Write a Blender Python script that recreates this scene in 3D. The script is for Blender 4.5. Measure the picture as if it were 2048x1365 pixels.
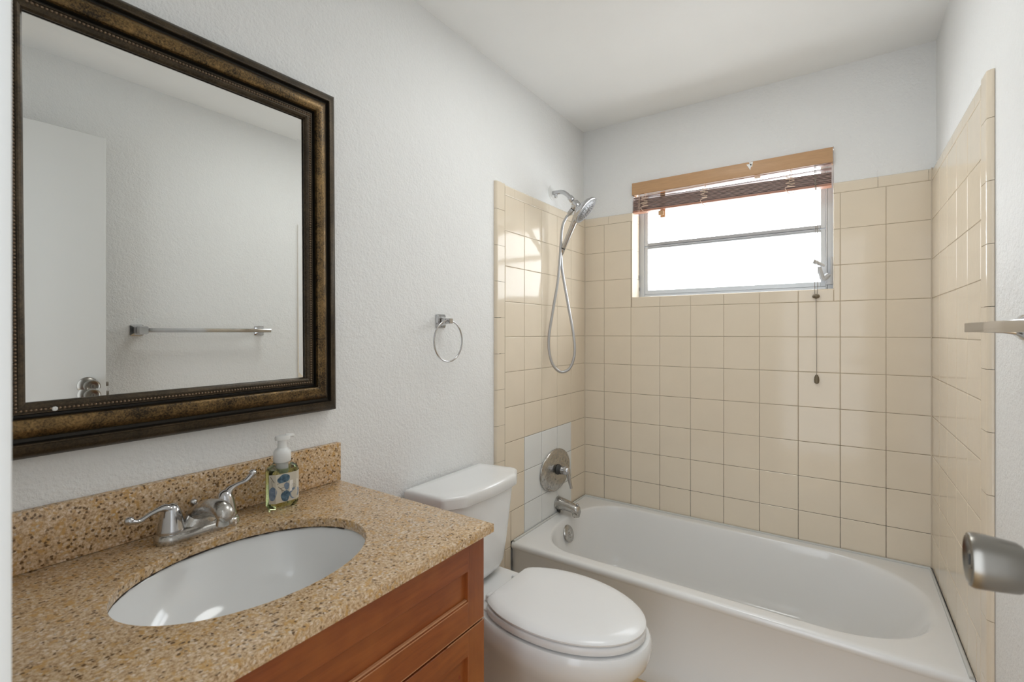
import bpy, bmesh, math, random
from mathutils import Vector, Matrix
random.seed(7)
PI = math.pi
for o in list(bpy.data.objects):
    bpy.data.objects.remove(o)
SC = bpy.context.scene
COL = SC.collection

# ------------------------------------------------------------------ camera, world, lights, exposure
CAM = Vector((1.1811, -2.4404, 1.275))
YAW = 0.6022
cd = bpy.data.cameras.new('camera')
cam = bpy.data.objects.new('camera', cd); COL.objects.link(cam)
cam.location = CAM
cam.rotation_euler = (PI / 2, 0, YAW)
cd.sensor_width = 36; cd.lens = 953.8 / 2048 * 36
cd.shift_y = -17.1 / 2048; cd.clip_start = 0.01
cd.dof.use_dof = True; cd.dof.focus_distance = 2.0; cd.dof.aperture_fstop = 7.1
SC.camera = cam

SC.view_settings.view_transform = 'Standard'
SC.view_settings.look = 'None'
SC.view_settings.gamma = 1
SC.view_settings.use_curve_mapping = False
SC.view_settings.exposure = 0.10

w = bpy.data.worlds.new('world'); SC.world = w; w.use_nodes = True
w.node_tree.nodes['Background'].inputs[0].default_value = (0.935, 1.0, 1.075, 1)
w.node_tree.nodes['Background'].inputs[1].default_value = 2.75


def area_light(name, loc, rot, sx, sy, power, color=(1, 1, 1), portal=False, shape='RECTANGLE'):
    l = bpy.data.lights.new(name, 'AREA'); l.shape = shape
    l.size = sx; l.size_y = sy; l.energy = power; l.color = color
    o = bpy.data.objects.new(name, l); COL.objects.link(o)
    o.location = loc; o.rotation_euler = rot
    if portal: l.cycles.is_portal = True
    return o


# daylight arrives through the frosted window and through the open doorway behind the camera
area_light('ceiling_fill', (0.74, -0.98, 2.395), (0, 0, 0), 0.5, 0.5, 4.8, (0.97, 1.0, 1.0), shape='DISK')  # added fill light without a fixture, brightens the tub, toilet lid and counter
area_light('doorway_portal', (1.05, -2.50, 1.03), (PI / 2, 0, 0), 0.61, 2.06, 1.0, portal=True)

PANE_GLOW = 6.4

# ------------------------------------------------------------------ materials
def new_mat(name):
    m = bpy.data.materials.new(name); m.use_nodes = True
    return m, m.node_tree, m.node_tree.nodes['Principled BSDF']


def simple(name, col, rough=0.5, metal=0.0, spec=0.5, coat=0.0):
    m, nt, b = new_mat(name)
    b.inputs['Base Color'].default_value = (*col, 1)
    b.inputs['Roughness'].default_value = rough
    b.inputs['Metallic'].default_value = metal
    b.inputs['Specular IOR Level'].default_value = spec
    b.inputs['Coat Weight'].default_value = coat
    b.inputs['Coat Roughness'].default_value = 0.08
    return m


def coords(nt, scale=(1, 1, 1), kind='Object'):
    tc = nt.nodes.new('ShaderNodeTexCoord'); mp = nt.nodes.new('ShaderNodeMapping')
    mp.inputs['Scale'].default_value = scale
    nt.links.new(tc.outputs[kind], mp.inputs['Vector'])
    return mp.outputs['Vector']


def noise(nt, vec, scale, detail=3, rough=0.5, dist=0.0):
    n = nt.nodes.new('ShaderNodeTexNoise')
    n.inputs['Scale'].default_value = scale; n.inputs['Detail'].default_value = detail
    n.inputs['Roughness'].default_value = rough; n.inputs['Distortion'].default_value = dist
    nt.links.new(vec, n.inputs['Vector']); return n.outputs['Fac']


def ramp(nt, fac, stops):
    r = nt.nodes.new('ShaderNodeValToRGB'); e = r.color_ramp.elements
    while len(e) < len(stops): e.new(0.5)
    for k, (p, c) in enumerate(stops):
        e[k].position = p; e[k].color = (*c, 1) if len(c) == 3 else c
    nt.links.new(fac, r.inputs['Fac']); return r.outputs['Color']


def mix(nt, fac, a, b, mode='MIX'):
    m = nt.nodes.new('ShaderNodeMix'); m.data_type = 'RGBA'; m.blend_type = mode
    if isinstance(fac, (int, float)): m.inputs[0].default_value = fac
    else: nt.links.new(fac, m.inputs[0])
    for s, v in ((6, a), (7, b)):
        if isinstance(v, tuple): m.inputs[s].default_value = (*v, 1)
        else: nt.links.new(v, m.inputs[s])
    return m.outputs[2]


def bump(nt, b, h, strength, dist=0.001):
    n = nt.nodes.new('ShaderNodeBump'); n.inputs['Strength'].default_value = strength
    n.inputs['Distance'].default_value = dist
    nt.links.new(h, n.inputs['Height']); nt.links.new(n.outputs['Normal'], b.inputs['Normal'])


def mat_wall(name, col, amount):
    m, nt, b = new_mat(name)
    v = coords(nt)
    big = noise(nt, v, 6, 3)
    c = mix(nt, big, tuple(x * 0.985 for x in col), tuple(min(1, x * 1.015) for x in col))
    nt.links.new(c, b.inputs['Base Color'])
    b.inputs['Roughness'].default_value = 0.55; b.inputs['Specular IOR Level'].default_value = 0.3
    f1 = noise(nt, v, 130, 4, 0.6); f2 = noise(nt, v, 32, 3, 0.55)
    ad = nt.nodes.new('ShaderNodeMath'); ad.operation = 'ADD'
    nt.links.new(f1, ad.inputs[0]); nt.links.new(f2, ad.inputs[1])
    bump(nt, b, ad.outputs[0], amount, 0.004)
    return m


M = {}
M['wall'] = mat_wall('orange_peel_wall_paint', (0.86, 0.862, 0.852), 0.68)
M['ceil'] = mat_wall('ceiling_paint', (0.93, 0.935, 0.925), 0.05)
M['hall'] = simple('hall_blocker_grey', (0.36, 0.36, 0.35), 0.6)  # grey of the added hall blocker, kept dark to dim the left jamb
M['trim'] = simple('white_door_paint', (0.84, 0.84, 0.825), 0.4)
M['door'] = simple('door_leaf_paint', (0.72, 0.72, 0.70), 0.42)


def mat_tile(name, col, rough):
    m, nt, b = new_mat(name)
    v = coords(nt)
    n = noise(nt, v, 9, 4)
    c = mix(nt, n, tuple(x * 0.96 for x in col), tuple(min(1, x * 1.04) for x in col))
    nt.links.new(c, b.inputs['Base Color'])
    b.inputs['Roughness'].default_value = rough; b.inputs['Specular IOR Level'].default_value = 0.3
    bump(nt, b, noise(nt, v, 22, 2), 0.10, 0.003)
    return m


M['tile'] = mat_tile('cream_glazed_tile', (0.80, 0.70, 0.56), 0.09)
M['tilew'] = mat_tile('white_glazed_tile', (0.80, 0.81, 0.80), 0.16)


def mat_grout():
    m, nt, b = new_mat('tile_grout')
    v = coords(nt)
    n = noise(nt, v, 14, 5, 0.7)
    sep = nt.nodes.new('ShaderNodeSeparateXYZ'); nt.links.new(v, sep.inputs[0])
    mr = nt.nodes.new('ShaderNodeMapRange')
    mr.inputs['From Min'].default_value = 1.25; mr.inputs['From Max'].default_value = 0.4
    nt.links.new(sep.outputs['Z'], mr.inputs['Value'])
    ml = nt.nodes.new('ShaderNodeMath'); ml.operation = 'MULTIPLY'
    nt.links.new(n, ml.inputs[0]); nt.links.new(mr.outputs[0], ml.inputs[1])
    c = ramp(nt, ml.outputs[0], [(0.0, (0.46, 0.38, 0.28)), (0.30, (0.22, 0.165, 0.115)), (0.50, (0.035, 0.025, 0.018))])
    nt.links.new(c, b.inputs['Base Color']); b.inputs['Roughness'].default_value = 0.85
    return m


M['grout'] = mat_grout()
M['ceramic'] = simple('white_porcelain', (0.86, 0.86, 0.85), 0.10, coat=0.2)
M['tub'] = simple('white_bathtub_enamel', (0.84, 0.835, 0.82), 0.16, coat=0.1)
M['seat'] = simple('white_seat_plastic', (0.88, 0.88, 0.875), 0.22)
M['chrome'] = simple('polished_chrome', (0.55, 0.55, 0.56), 0.11, 1.0)


def mat_worn_chrome():
    m, nt, b = new_mat('worn_chrome')
    v = coords(nt)
    n = noise(nt, v, 60, 5, 0.7)
    nt.links.new(ramp(nt, n, [(0.3, (0.40, 0.385, 0.36)), (0.7, (0.62, 0.60, 0.57))]), b.inputs['Base Color'])
    b.inputs['Metallic'].default_value = 1.0
    nt.links.new(ramp(nt, n, [(0.3, (0.34,) * 3), (0.7, (0.16,) * 3)]), b.inputs['Roughness'])
    return m


M['wornchrome'] = mat_worn_chrome()
M['sprayface'] = simple('grey_spray_face', (0.22, 0.22, 0.225), 0.38, 0.3)
M['hosemetal'] = simple('brushed_hose_metal', (0.50, 0.50, 0.505), 0.33, 1.0)
M['nickel'] = simple('satin_nickel', (0.27, 0.255, 0.23), 0.30, 1.0)
M['darkmetal'] = simple('dark_gasket', (0.05, 0.048, 0.045), 0.5)
M['alu'] = simple('mill_finish_aluminium', (0.52, 0.53, 0.54), 0.45, 0.35)
M['alud'] = simple('weathered_aluminium_bar', (0.42, 0.425, 0.435), 0.5, 0.3)
M['handlegrey'] = simple('grey_cast_metal', (0.40, 0.40, 0.41), 0.45, 0.3)
M['whiteplastic'] = simple('white_plastic', (0.82, 0.82, 0.80), 0.3)
M['cordm'] = simple('tan_blind_cord', (0.78, 0.60, 0.48), 0.8)
M['cordg'] = simple('grey_pull_cord', (0.26, 0.23, 0.19), 0.8)
M['bead'] = simple('brown_cord_bead', (0.17, 0.135, 0.085), 0.45)
M['mirror'] = simple('mirror_silver', (0.80, 0.805, 0.785), 0.004, 1.0)
M['dark'] = simple('dark_gap', (0.03, 0.02, 0.015), 0.9)
M['cornerm'] = simple('beige_corner_caulk', (0.60, 0.51, 0.40), 0.5)
M['caulk'] = simple('white_caulk', (0.62, 0.62, 0.59), 0.5)


def mat_granite():
    m, nt, b = new_mat('tan_speckled_granite')
    v = coords(nt)
    a = noise(nt, v, 210, 4, 0.7, 0.2)
    base = ramp(nt, a, [(0.34, (0.30, 0.175, 0.08)), (0.44, (0.50, 0.33, 0.18)), (0.55, (0.66, 0.48, 0.30)), (0.68, (0.80, 0.64, 0.46))])
    g = noise(nt, v, 75, 3, 0.6, 0.6)
    c1 = mix(nt, ramp(nt, g, [(0.54, (0, 0, 0)), (0.62, (0.75, 0.75, 0.75))]), base, (0.56, 0.32, 0.10))
    # dark mineral grains: jittered cells, only some of them dark
    vo = nt.nodes.new('ShaderNodeTexVoronoi'); vo.inputs['Scale'].default_value = 185; vo.inputs['Randomness'].default_value = 1.0
    wv = nt.nodes.new('ShaderNodeTexNoise'); wv.inputs['Scale'].default_value = 300
    nt.links.new(v, wv.inputs['Vector'])
    vm = nt.nodes.new('ShaderNodeVectorMath'); vm.operation = 'MULTIPLY_ADD'
    vm.inputs[1].default_value = (0.005, 0.005, 0.005)
    nt.links.new(wv.outputs['Color'], vm.inputs[0]); nt.links.new(v, vm.inputs[2])
    nt.links.new(vm.outputs[0], vo.inputs['Vector'])
    sp_ = nt.nodes.new('ShaderNodeSeparateColor'); nt.links.new(vo.outputs['Color'], sp_.inputs[0])
    pick = ramp(nt, sp_.outputs['Red'], [(0.74, (0, 0, 0)), (0.86, (1, 1, 1))])
    near = ramp(nt, vo.outputs['Distance'], [(0.34, (1, 1, 1)), (0.60, (0, 0, 0))])
    dm = mix(nt, 1.0, pick, near, 'MULTIPLY')
    c2 = mix(nt, dm, c1, (0.14, 0.078, 0.034))
    pick2 = ramp(nt, sp_.outputs['Green'], [(0.82, (0, 0, 0)), (0.86, (0.7, 0.7, 0.7))])
    c3 = mix(nt, mix(nt, 1.0, pick2, near, 'MULTIPLY'), c2, (0.84, 0.72, 0.58))
    nt.links.new(c3, b.inputs['Base Color'])
    b.inputs['Roughness'].default_value = 0.22; b.inputs['Specular IOR Level'].default_value = 0.4
    return m


M['granite'] = mat_granite()


def mat_wood(name, axis, k=1.0):
    m, nt, b = new_mat(name)
    s = [1, 1, 1]
    s['xyz'.index(axis)] = 0.07
    v = coords(nt, tuple(s))
    a = noise(nt, v, 90, 5, 0.65, 0.4)
    v2 = coords(nt)
    p = noise(nt, v2, 7, 3, 0.6)
    c = ramp(nt, a, [(0.3, (0.205 * k, 0.047 * k, 0.010 * k)), (0.7, (0.33 * k, 0.085 * k, 0.018 * k))])
    c = mix(nt, ramp(nt, p, [(0.42, (0, 0, 0)), (0.72, (0.7, 0.7, 0.7))]), c, (0.40 * k, 0.125 * k, 0.026 * k))
    r = noise(nt, v2, 38, 2, 0.5)
    c = mix(nt, ramp(nt, r, [(0.74, (0, 0, 0)), (0.77, (0.7, 0.7, 0.7))]), c, (0.24, 0.02, 0.012))
    nt.links.new(c, b.inputs['Base Color'])
    b.inputs['Roughness'].default_value = 0.34; b.inputs['Coat Weight'].default_value = 0.25
    b.inputs['Coat Roughness'].default_value = 0.25
    return m


M['wood_y'] = mat_wood('cherry_wood_rail', 'y')
M['wood_z'] = mat_wood('cherry_wood_stile', 'z', 0.92)
M['wood_edge'] = simple('worn_wood_edge', (0.55, 0.27, 0.13), 0.45)


def mat_frame(name, lo, hi, rough):
    m, nt, b = new_mat(name)
    v = coords(nt)
    a = noise(nt, v, 260, 3, 0.7)
    g = noise(nt, v, 14, 4, 0.7)
    ad = nt.nodes.new('ShaderNodeMath'); ad.operation = 'ADD'
    nt.links.new(a, ad.inputs[0]); nt.links.new(g, ad.inputs[1])
    hf = nt.nodes.new('ShaderNodeMath'); hf.operation = 'MULTIPLY'; hf.inputs[1].default_value = 0.5
    nt.links.new(ad.outputs[0], hf.inputs[0])
    nt.links.new(ramp(nt, hf.outputs[0], [(0.41, lo), (0.62, hi)]), b.inputs['Base Color'])
    b.inputs['Metallic'].default_value = 0.55
    b.inputs['Roughness'].default_value = rough
    bump(nt, b, a, 0.12, 0.001)
    return m


M['fgold'] = mat_frame('bronze_gold_moulding', (0.022, 0.014, 0.006), (0.27, 0.165, 0.060), 0.38)
M['fdark'] = mat_frame('dark_bronze_moulding', (0.028, 0.020, 0.011), (0.085, 0.060, 0.034), 0.42)
M['fgroove'] = simple('near_black_groove', (0.018, 0.014, 0.009), 0.5, 0.2)
M['fbead'] = simple('bronze_beading', (0.24, 0.17, 0.11), 0.28, 0.5)


def mat_blind(name, col, wave_axis=1.0):
    m, nt, b = new_mat(name)
    v = coords(nt, (0.12, 1, 1))
    a = noise(nt, v, 160, 4, 0.6)
    nt.links.new(mix(nt, a, tuple(x * 0.86 for x in col), tuple(x * 1.14 for x in col)), b.inputs['Base Color'])
    b.inputs['Roughness'].default_value = 0.42
    return m


M['valance'] = mat_blind('tan_wood_valance', (0.56, 0.335, 0.175))
M['slat'] = mat_blind('dark_wood_slat', (0.36, 0.245, 0.215))
M['rail'] = mat_blind('reddish_bottom_rail', (0.42, 0.20, 0.13))


def mat_pane():
    m, nt, b = new_mat('frosted_daylit_glass')
    v = coords(nt)
    n = noise(nt, v, 90, 3, 0.6)
    c = ramp(nt, n, [(0.3, (0.86, 0.915, 0.955)), (0.7, (0.94, 1.0, 1.04))])
    b.inputs['Base Color'].default_value = (0.6, 0.6, 0.6, 1)
    b.inputs['Roughness'].default_value = 0.25
    nt.links.new(c, b.inputs['Emission Color'])
    b.inputs['Emission Strength'].default_value = PANE_GLOW
    return m


M['pane'] = mat_pane()


def mat_floor():
    m, nt, b = new_mat('amber_floor_tile')
    v = coords(nt)
    br = nt.nodes.new('ShaderNodeTexBrick'); br.offset = 0.0
    br.inputs['Scale'].default_value = 1.0
    br.inputs['Brick Width'].default_value = 0.305; br.inputs['Row Height'].default_value = 0.305
    br.inputs['Mortar Size'].default_value = 0.003
    nt.links.new(v, br.inputs['Vector'])
    n = noise(nt, v, 12, 4)
    c = mix(nt, n, (0.58, 0.38, 0.17), (0.70, 0.48, 0.25))
    nt.links.new(c, br.inputs['Color1']); nt.links.new(c, br.inputs['Color2'])
    br.inputs['Mortar'].default_value = (0.4, 0.34, 0.26, 1)
    nt.links.new(br.outputs['Color'], b.inputs['Base Color'])
    b.inputs['Roughness'].default_value = 0.35
    return m


M['floor'] = mat_floor()


def mat_clear(name, col, ior):
    m, nt, b = new_mat(name)
    b.inputs['Base Color'].default_value = (*col, 1)
    b.inputs['Transmission Weight'].default_value = 1.0
    b.inputs['Roughness'].default_value = 0.02; b.inputs['IOR'].default_value = ior
    return m


M['clear'] = mat_clear('clear_bottle_plastic', (0.97, 0.98, 0.95), 1.25)
M['soap'] = mat_clear('green_liquid_soap', (0.66, 0.78, 0.42), 1.33)
M['paper'] = simple('beige_label_paper', (0.62, 0.57, 0.47), 0.5)
M['paperw'] = simple('pale_label_panel', (0.86, 0.82, 0.75), 0.5)
M['printgrey'] = simple('grey_print', (0.36, 0.35, 0.32), 0.6)
M['stem'] = simple('brown_stem_print', (0.20, 0.17, 0.13), 0.6)


def mat_leaf(name, a, c):
    m, nt, b = new_mat(name)
    n = noise(nt, coords(nt), 130, 4, 0.6)
    nt.links.new(ramp(nt, n, [(0.35, a), (0.65, c)]), b.inputs['Base Color'])
    b.inputs['Roughness'].default_value = 0.5
    return m


M['leaf'] = mat_leaf('blue_leaf_print', (0.025, 0.065, 0.11), (0.13, 0.22, 0.29))
M['leafp'] = mat_leaf('pale_blue_leaf_print', (0.12, 0.17, 0.25), (0.22, 0.29, 0.38))

# ------------------------------------------------------------------ mesh helpers
OFF = {}


def link(name, bm, mats, parent=None, smooth=35, at=None):
    """bm in world coordinates; becomes one mesh object under parent"""
    off = Vector((0, 0, 0))
    if parent is not None: off = OFF[parent.name]
    elif at is not None: off = Vector(at)
    bmesh.ops.translate(bm, verts=bm.verts, vec=-off)
    me = bpy.data.meshes.new(name); bm.to_mesh(me); bm.free()
    if not isinstance(mats, (list, tuple)): mats = [mats]
    for x in mats: me.materials.append(M[x])
    if smooth:
        for p in me.polygons: p.use_smooth = True
        me.set_sharp_from_angle(angle=math.radians(smooth))
    o = bpy.data.objects.new(name, me); COL.objects.link(o)
    if parent is not None: o.parent = parent
    elif at is not None: o.location = off
    OFF[o.name] = off
    return o


def tag(o, label, cat=None, group=None):
    o['label'] = label
    if cat: o['category'] = cat
    if group: o['group'] = group
    return o


def thing(name, loc, label, cat, group=None):
    o = bpy.data.objects.new(name, None); COL.objects.link(o); o.location = loc
    o.empty_display_size = 0.05
    OFF[o.name] = Vector(loc)
    return tag(o, label, cat, group)


def struct(name, bm, mats, smooth=0):
    o = link(name, bm, mats, smooth=smooth); o['kind'] = 'structure'; return o


def box(bm, a, b, bev=0.0, seg=2, mi=0, rot=None, piv=None):
    x0, y0, z0 = (min(a[i], b[i]) for i in range(3)); x1, y1, z1 = (max(a[i], b[i]) for i in range(3))
    t = bmesh.new()
    vs = [t.verts.new((x, y, z)) for x in (x0, x1) for y in (y0, y1) for z in (z0, z1)]
    for f in ((0, 1, 3, 2), (4, 6, 7, 5), (0, 4, 5, 1), (2, 3, 7, 6), (0, 2, 6, 4), (1, 5, 7, 3)):
        t.faces.new([vs[i] for i in f])
    if bev > 0:
        bmesh.ops.bevel(t, geom=list(t.edges), offset=bev, segments=seg, affect='EDGES', profile=0.5)
    if rot is not None:
        bmesh.ops.rotate(t, verts=t.verts, cent=piv or Vector(((x0 + x1) / 2, (y0 + y1) / 2, (z0 + z1) / 2)), matrix=rot)
    merge(bm, t, mi)


def merge(bm, t, mi=0):
    bmesh.ops.recalc_face_normals(t, faces=t.faces)
    mp = {v: bm.verts.new(v.co) for v in t.verts}
    for f in t.faces:
        try: nf = bm.faces.new([mp[v] for v in f.verts])
        except ValueError: continue
        nf.material_index = mi
    t.free()


def loft(bm, rings, cap0=True, cap1=True, closed=True, mi=0):
    t = bmesh.new()
    R = [[t.verts.new(p) for p in r] for r in rings]
    n = len(R[0])
    for a, b in zip(R, R[1:]):
        for i in range(n if closed else n - 1):
            j = (i + 1) % n
            t.faces.new((a[i], a[j], b[j], b[i]))
    if cap0: t.faces.new(R[0])
    if cap1: t.faces.new(list(reversed(R[-1])))
    merge(bm, t, mi)


def frame_of(d):
    d = Vector(d).normalized()
    up = Vector((0, 0, 1)) if abs(d.z) < 0.95 else Vector((1, 0, 0))
    a = d.cross(up).normalized(); b = a.cross(d).normalized()
    return a, b


def catmull(P, n=6):
    P = [Vector(p) for p in P]
    if len(P) < 3: return P
    Q = [2 * P[0] - P[1]] + P + [2 * P[-1] - P[-2]]
    out = []
    for i in range(1, len(Q) - 2):
        for k in range(n):
            t = k / n
            a, b, c, d = Q[i - 1:i + 3]
            out.append(0.5 * ((2 * b) + (c - a) * t + (2 * a - 5 * b + 4 * c - d) * t * t + (-a + 3 * b - 3 * c + d) * t ** 3))
    out.append(P[-1]); return out


def tube(bm, pts, r, seg=10, n=6, smooth=True, caps=True, mi=0, flat=1.0, closed=False, radii=None):
    P = catmull(pts, n) if smooth else [Vector(p) for p in pts]
    if radii is not None:
        m = len(radii) - 1; rr = []
        for i in range(len(P)):
            t = i / (len(P) - 1) * m; k = min(int(t), m - 1); rr.append(radii[k] * (1 - (t - k)) + radii[k + 1] * (t - k))
    else: rr = [r] * len(P)
    rings = []; prev = None
    for i, p in enumerate(P):
        if closed: d = P[(i + 1) % len(P)] - P[i - 1]
        else: d = P[min(i + 1, len(P) - 1)] - P[max(i - 1, 0)]
        d.normalize()
        if prev is None: a, b = frame_of(d)
        else:
            a = (prev - d * prev.dot(d)).normalized(); b = a.cross(d).normalized()
        prev = a
        rings.append([p + a * (math.cos(2 * PI * k / seg) * rr[i]) + b * (math.sin(2 * PI * k / seg) * rr[i] * flat) for k in range(seg)])
    if closed: rings.append(rings[0]); loft(bm, rings, False, False, mi=mi); bmesh.ops.remove_doubles(bm, verts=bm.verts, dist=1e-6)
    else: loft(bm, rings, caps, caps, mi=mi)


def lathe(bm, base, axis, prof, seg=32, mi=0, sa=1.0, sb=1.0, ab=None):
    """prof: list of (radius, height along axis)"""
    base = Vector(base); d = Vector(axis).normalized()
    a, b = ab if ab else frame_of(d)
    rings = []
    for r, h in prof:
        rings.append([base + d * h + a * (math.cos(2 * PI * k / seg) * r * sa) + b * (math.sin(2 * PI * k / seg) * r * sb) for k in range(seg)])
    loft(bm, rings, mi=mi)


def round_poly(pts, r, n=5):
    out = []
    m = len(pts)
    for i in range(m):
        p = Vector(pts[i]); a = Vector(pts[i - 1]); b = Vector(pts[(i + 1) % m])
        ri = r[i] if isinstance(r, (list, tuple)) else r
        da = (a - p); db = (b - p)
        ri = min(ri, da.length * 0.48, db.length * 0.48)
        A = p + da.normalized() * ri; B = p + db.normalized() * ri
        for k in range(n + 1):
            t = k / n
            out.append((A * (1 - t) ** 2 + p * 2 * t * (1 - t) + B * t * t))
    return out


def prism(bm, prof, h0, h1, mp, mi=0):
    """prof list of 2D, extruded h0..h1, mp(u,v,h)->xyz"""
    loft(bm, [[Vector(mp(p[0], p[1], h)) for p in prof] for h in (h0, h1)], mi=mi)


# ------------------------------------------------------------------ room dimensions
WL, WR, WB, WF, H = -0.013, 1.489, 0.013, -2.385, 2.407
TX = 1.475           # face of the right hand tiles
P = 0.1524
Z0 = 1.865           # first horizontal joint
RIM = 0.36
WIN = (0.273, 1.160, 1.462, 2.068)
FY = -0.729          # tub front

# floor / ceiling
bm = bmesh.new(); box(bm, (-0.12, -3.6, -0.08), (1.62, 0.20, 0.0)); struct('floor', bm, 'floor')
bm = bmesh.new(); box(bm, (-0.12, -2.50, H), (1.62, 0.20, H + 0.08)); struct('ceiling', bm, 'ceil')
bm = bmesh.new(); box(bm, (WL - 0.1, -2.50, 0), (WL, 0.20, H)); wall_left = struct('wall_left', bm, 'wall')
bm = bmesh.new(); box(bm, (WR, -2.50, 0), (WR + 0.1, 0.20, H)); wall_right = struct('wall_right', bm, 'wall')
# back wall with the window hole
bm = bmesh.new()
x0, x1, z0, z1 = WIN
ZT = 2.118
for a, b in (((WL, ZT), (WR, H)), ((WL, 0), (WR, z0)), ((WL, z0), (x0, ZT)), ((x1, z0), (WR, ZT))):
    box(bm, (a[0], WB, a[1]), (b[0], 0.19, b[1]))
box(bm, (x0, WB, z1), (x1, .058, ZT))
wall_back = struct('wall_back', bm, 'wall')
# front wall with the doorway
DX0, DX1, DZ = 0.735, 1.362, 2.085
bm = bmesh.new()
box(bm, (WL, -2.49, 0), (DX0, WF, H)); box(bm, (DX1, -2.49, 0), (WR, WF, H)); box(bm, (DX0, -2.49, DZ), (DX1, WF, H))
struct('wall_front', bm, 'wall')
bm = bmesh.new()
box(bm, (0.735, -2.49, 0), (0.7445, WF - .0005, 2.08), 0.0005, 1)
box(bm, (0.688, WF, 0), (0.745, -2.370, 2.13), 0.0015, 2)
box(bm, (0.745, WF, 2.0755), (1.390, -2.370, 2.13), 0.001, 2)
box(bm, (0.7445, -2.49, 2.0755), (1.353, WF - .0005, 2.085), 0.0005, 1)
box(bm, (1.390, WF, 0), (1.42, -2.370, 2.13), 0.002, 2)
box(bm, (1.353, -2.49, 0), (1.362, WF - .0005, 2.08), 0.0005, 1)
struct('trim_1', bm, 'trim', 30)
bm = bmesh.new(); box(bm, (1.43, -3.6, 0), (1.53, -2.50, 2.42)); struct('hall_light_blocker', bm, 'hall')  # unseen wall added to block part of the world light on the left jamb


# ------------------------------------------------------------------ tiles
def tile_quad(bm, u0, u1, v0, v1, mp, mi=0, g=0.0009):
    if u1 - u0 < 0.006 or v1 - v0 < 0.006: return
    u0 += g; u1 -= g; v0 += g; v1 -= g
    ta, tb = random.uniform(-1, 1) * 0.0035, random.uniform(-1, 1) * 0.0035
    uc, vc = (u0 + u1) / 2, (v0 + v1) / 2
    rings = []
    for ins, d in ((0.0, -0.0022), (0.0, -0.0011), (0.0009, -0.0004), (0.0024, 0.0)):
        pts = []
        for (u, v) in ((u0 + ins, v0 + ins), (u1 - ins, v0 + ins), (u1 - ins, v1 - ins), (u0 + ins, v1 - ins)):
            pts.append(Vector(mp(u, v, d + (u - uc) * ta + (v - vc) * tb)))
        rings.append(pts)
    loft(bm, rings, cap0=False, mi=mi)


def clip_rect(r, holes):
    out = [r]
    for h in holes:
        nx = []
        for (a, b, c, d) in out:
            ha, hb, hc, hd = h
            if hb <= a or ha >= b or hd <= c or hc >= d: nx.append((a, b, c, d)); continue
            if a < ha: nx.append((a, ha, c, d))
            if hb < b: nx.append((hb, b, c, d))
            m0, m1 = max(a, ha), min(b, hb)
            if c < hc: nx.append((m0, m1, c, hc))
            if hd < d: nx.append((m0, m1, hd, d))
        out = nx
    return out


def tile_field(bm, us, vs, holes, mp, mi=0):
    for u0, u1 in zip(us, us[1:]):
        for v0, v1 in zip(vs, vs[1:]):
            for r in clip_rect((u0, u1, v0, v1), holes): tile_quad(bm, *r, mp, mi)


ROWS = [Z0 - k * P for k in range(0, 12)]
ROWS = sorted([z for z in ROWS if z > RIM + 0.02] + [RIM + 0.002])
# --- back wall
mpB = lambda u, v, d: (u, -d, v)
bm = bmesh.new()
COLB = [0.0] + [0.1158 + k * P for k in range(9)] + [TX]
WH = (x0, x1, z0 - 0.002, 3)
tile_field(bm, COLB, ROWS, [WH], mpB)
capx = [0.0, 0.142, 0.273]
capprof = [(Z0 + 0.0008, -0.0022), (Z0 + 0.0008, -0.0011), (Z0 + 0.003, 0.0)] + [(Z0 + .034 + .013 * math.sin(PI / 2 * k / 12), -.013 + .013 * math.cos(PI / 2 * k / 12)) for k in range(13)] + [(Z0 + 0.030, -0.013)]
for a, b in ((0, .142), (.142, .2725), (1.1605, 1.309), (1.309, 1.4655), (1.4655, TX)):
    prism(bm, capprof, a + .0007, b - .0007, lambda u, v, h: (h, -v, u))
# grout bed (two strips around the window)
for r in clip_rect((0, TX, RIM + .001, Z0 + .030), [WH]):
    box(bm, (r[0], 0.0019, r[2]), (r[1], WB, r[3]), mi=1)
t = link('tile_surround', bm, ['tile', 'grout'], wall_back, 11)
tag(t, 'cream glazed square tiles with bullnose cap')
for cx_ in (.0005, TX - .0005):
    bm = bmesh.new(); lathe(bm, (cx_, -.0005, RIM + .003), (0, 0, 1), [(.0028, 0), (.0028, Z0 + .045 - RIM)], 10)
    link('corner_caulk', bm, 'cornerm', wall_back, 60)
# window reveal tiles
bm = bmesh.new()
for k in range(5):
    za = z0 + [0, .1, .1 + P, .1 + 2 * P, .1 + 3 * P][k]; zb = min([.1, .1 + P, .1 + 2 * P, .1 + 3 * P, .1 + 4 * P][k] + z0, 1.912)
    if za >= zb: continue
    tile_quad(bm, 0.003, 0.052, za, zb, lambda u, v, d: (x0 + d + .002, u, v))
    tile_quad(bm, 0.052, 0.112, za, zb, lambda u, v, d: (x0 + d + .002, u, v))
    tile_quad(bm, 0.003, 0.112, za, zb, lambda u, v, d: (x1 - d - .002, u, v))
t = link('reveal_tiles', bm, 'tile', wall_back, 11)
# --- left wall
mpL = lambda u, v, d: (d, -u, v)      # u = distance from back corner
COLS = [0.0, .1644, .3168, .4692, .6216, .774]
LROWS = sorted([z for z in (Z0 - k * P for k in range(12)) if z > 0.03] + [0.003])
tubH = (0, -FY + .001, -1, RIM + .002)
patch = (.1644, .6216, RIM, ROWS_7 := Z0 - 7 * P)
bm = bmesh.new()
tile_field(bm, COLS, LROWS, [tubH, patch], mpL)
JZ = sorted([1.795 - k * P for k in range(12)])
JZ = [0.003] + [z for z in JZ if z > .02] + [Z0 + .047]


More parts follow.
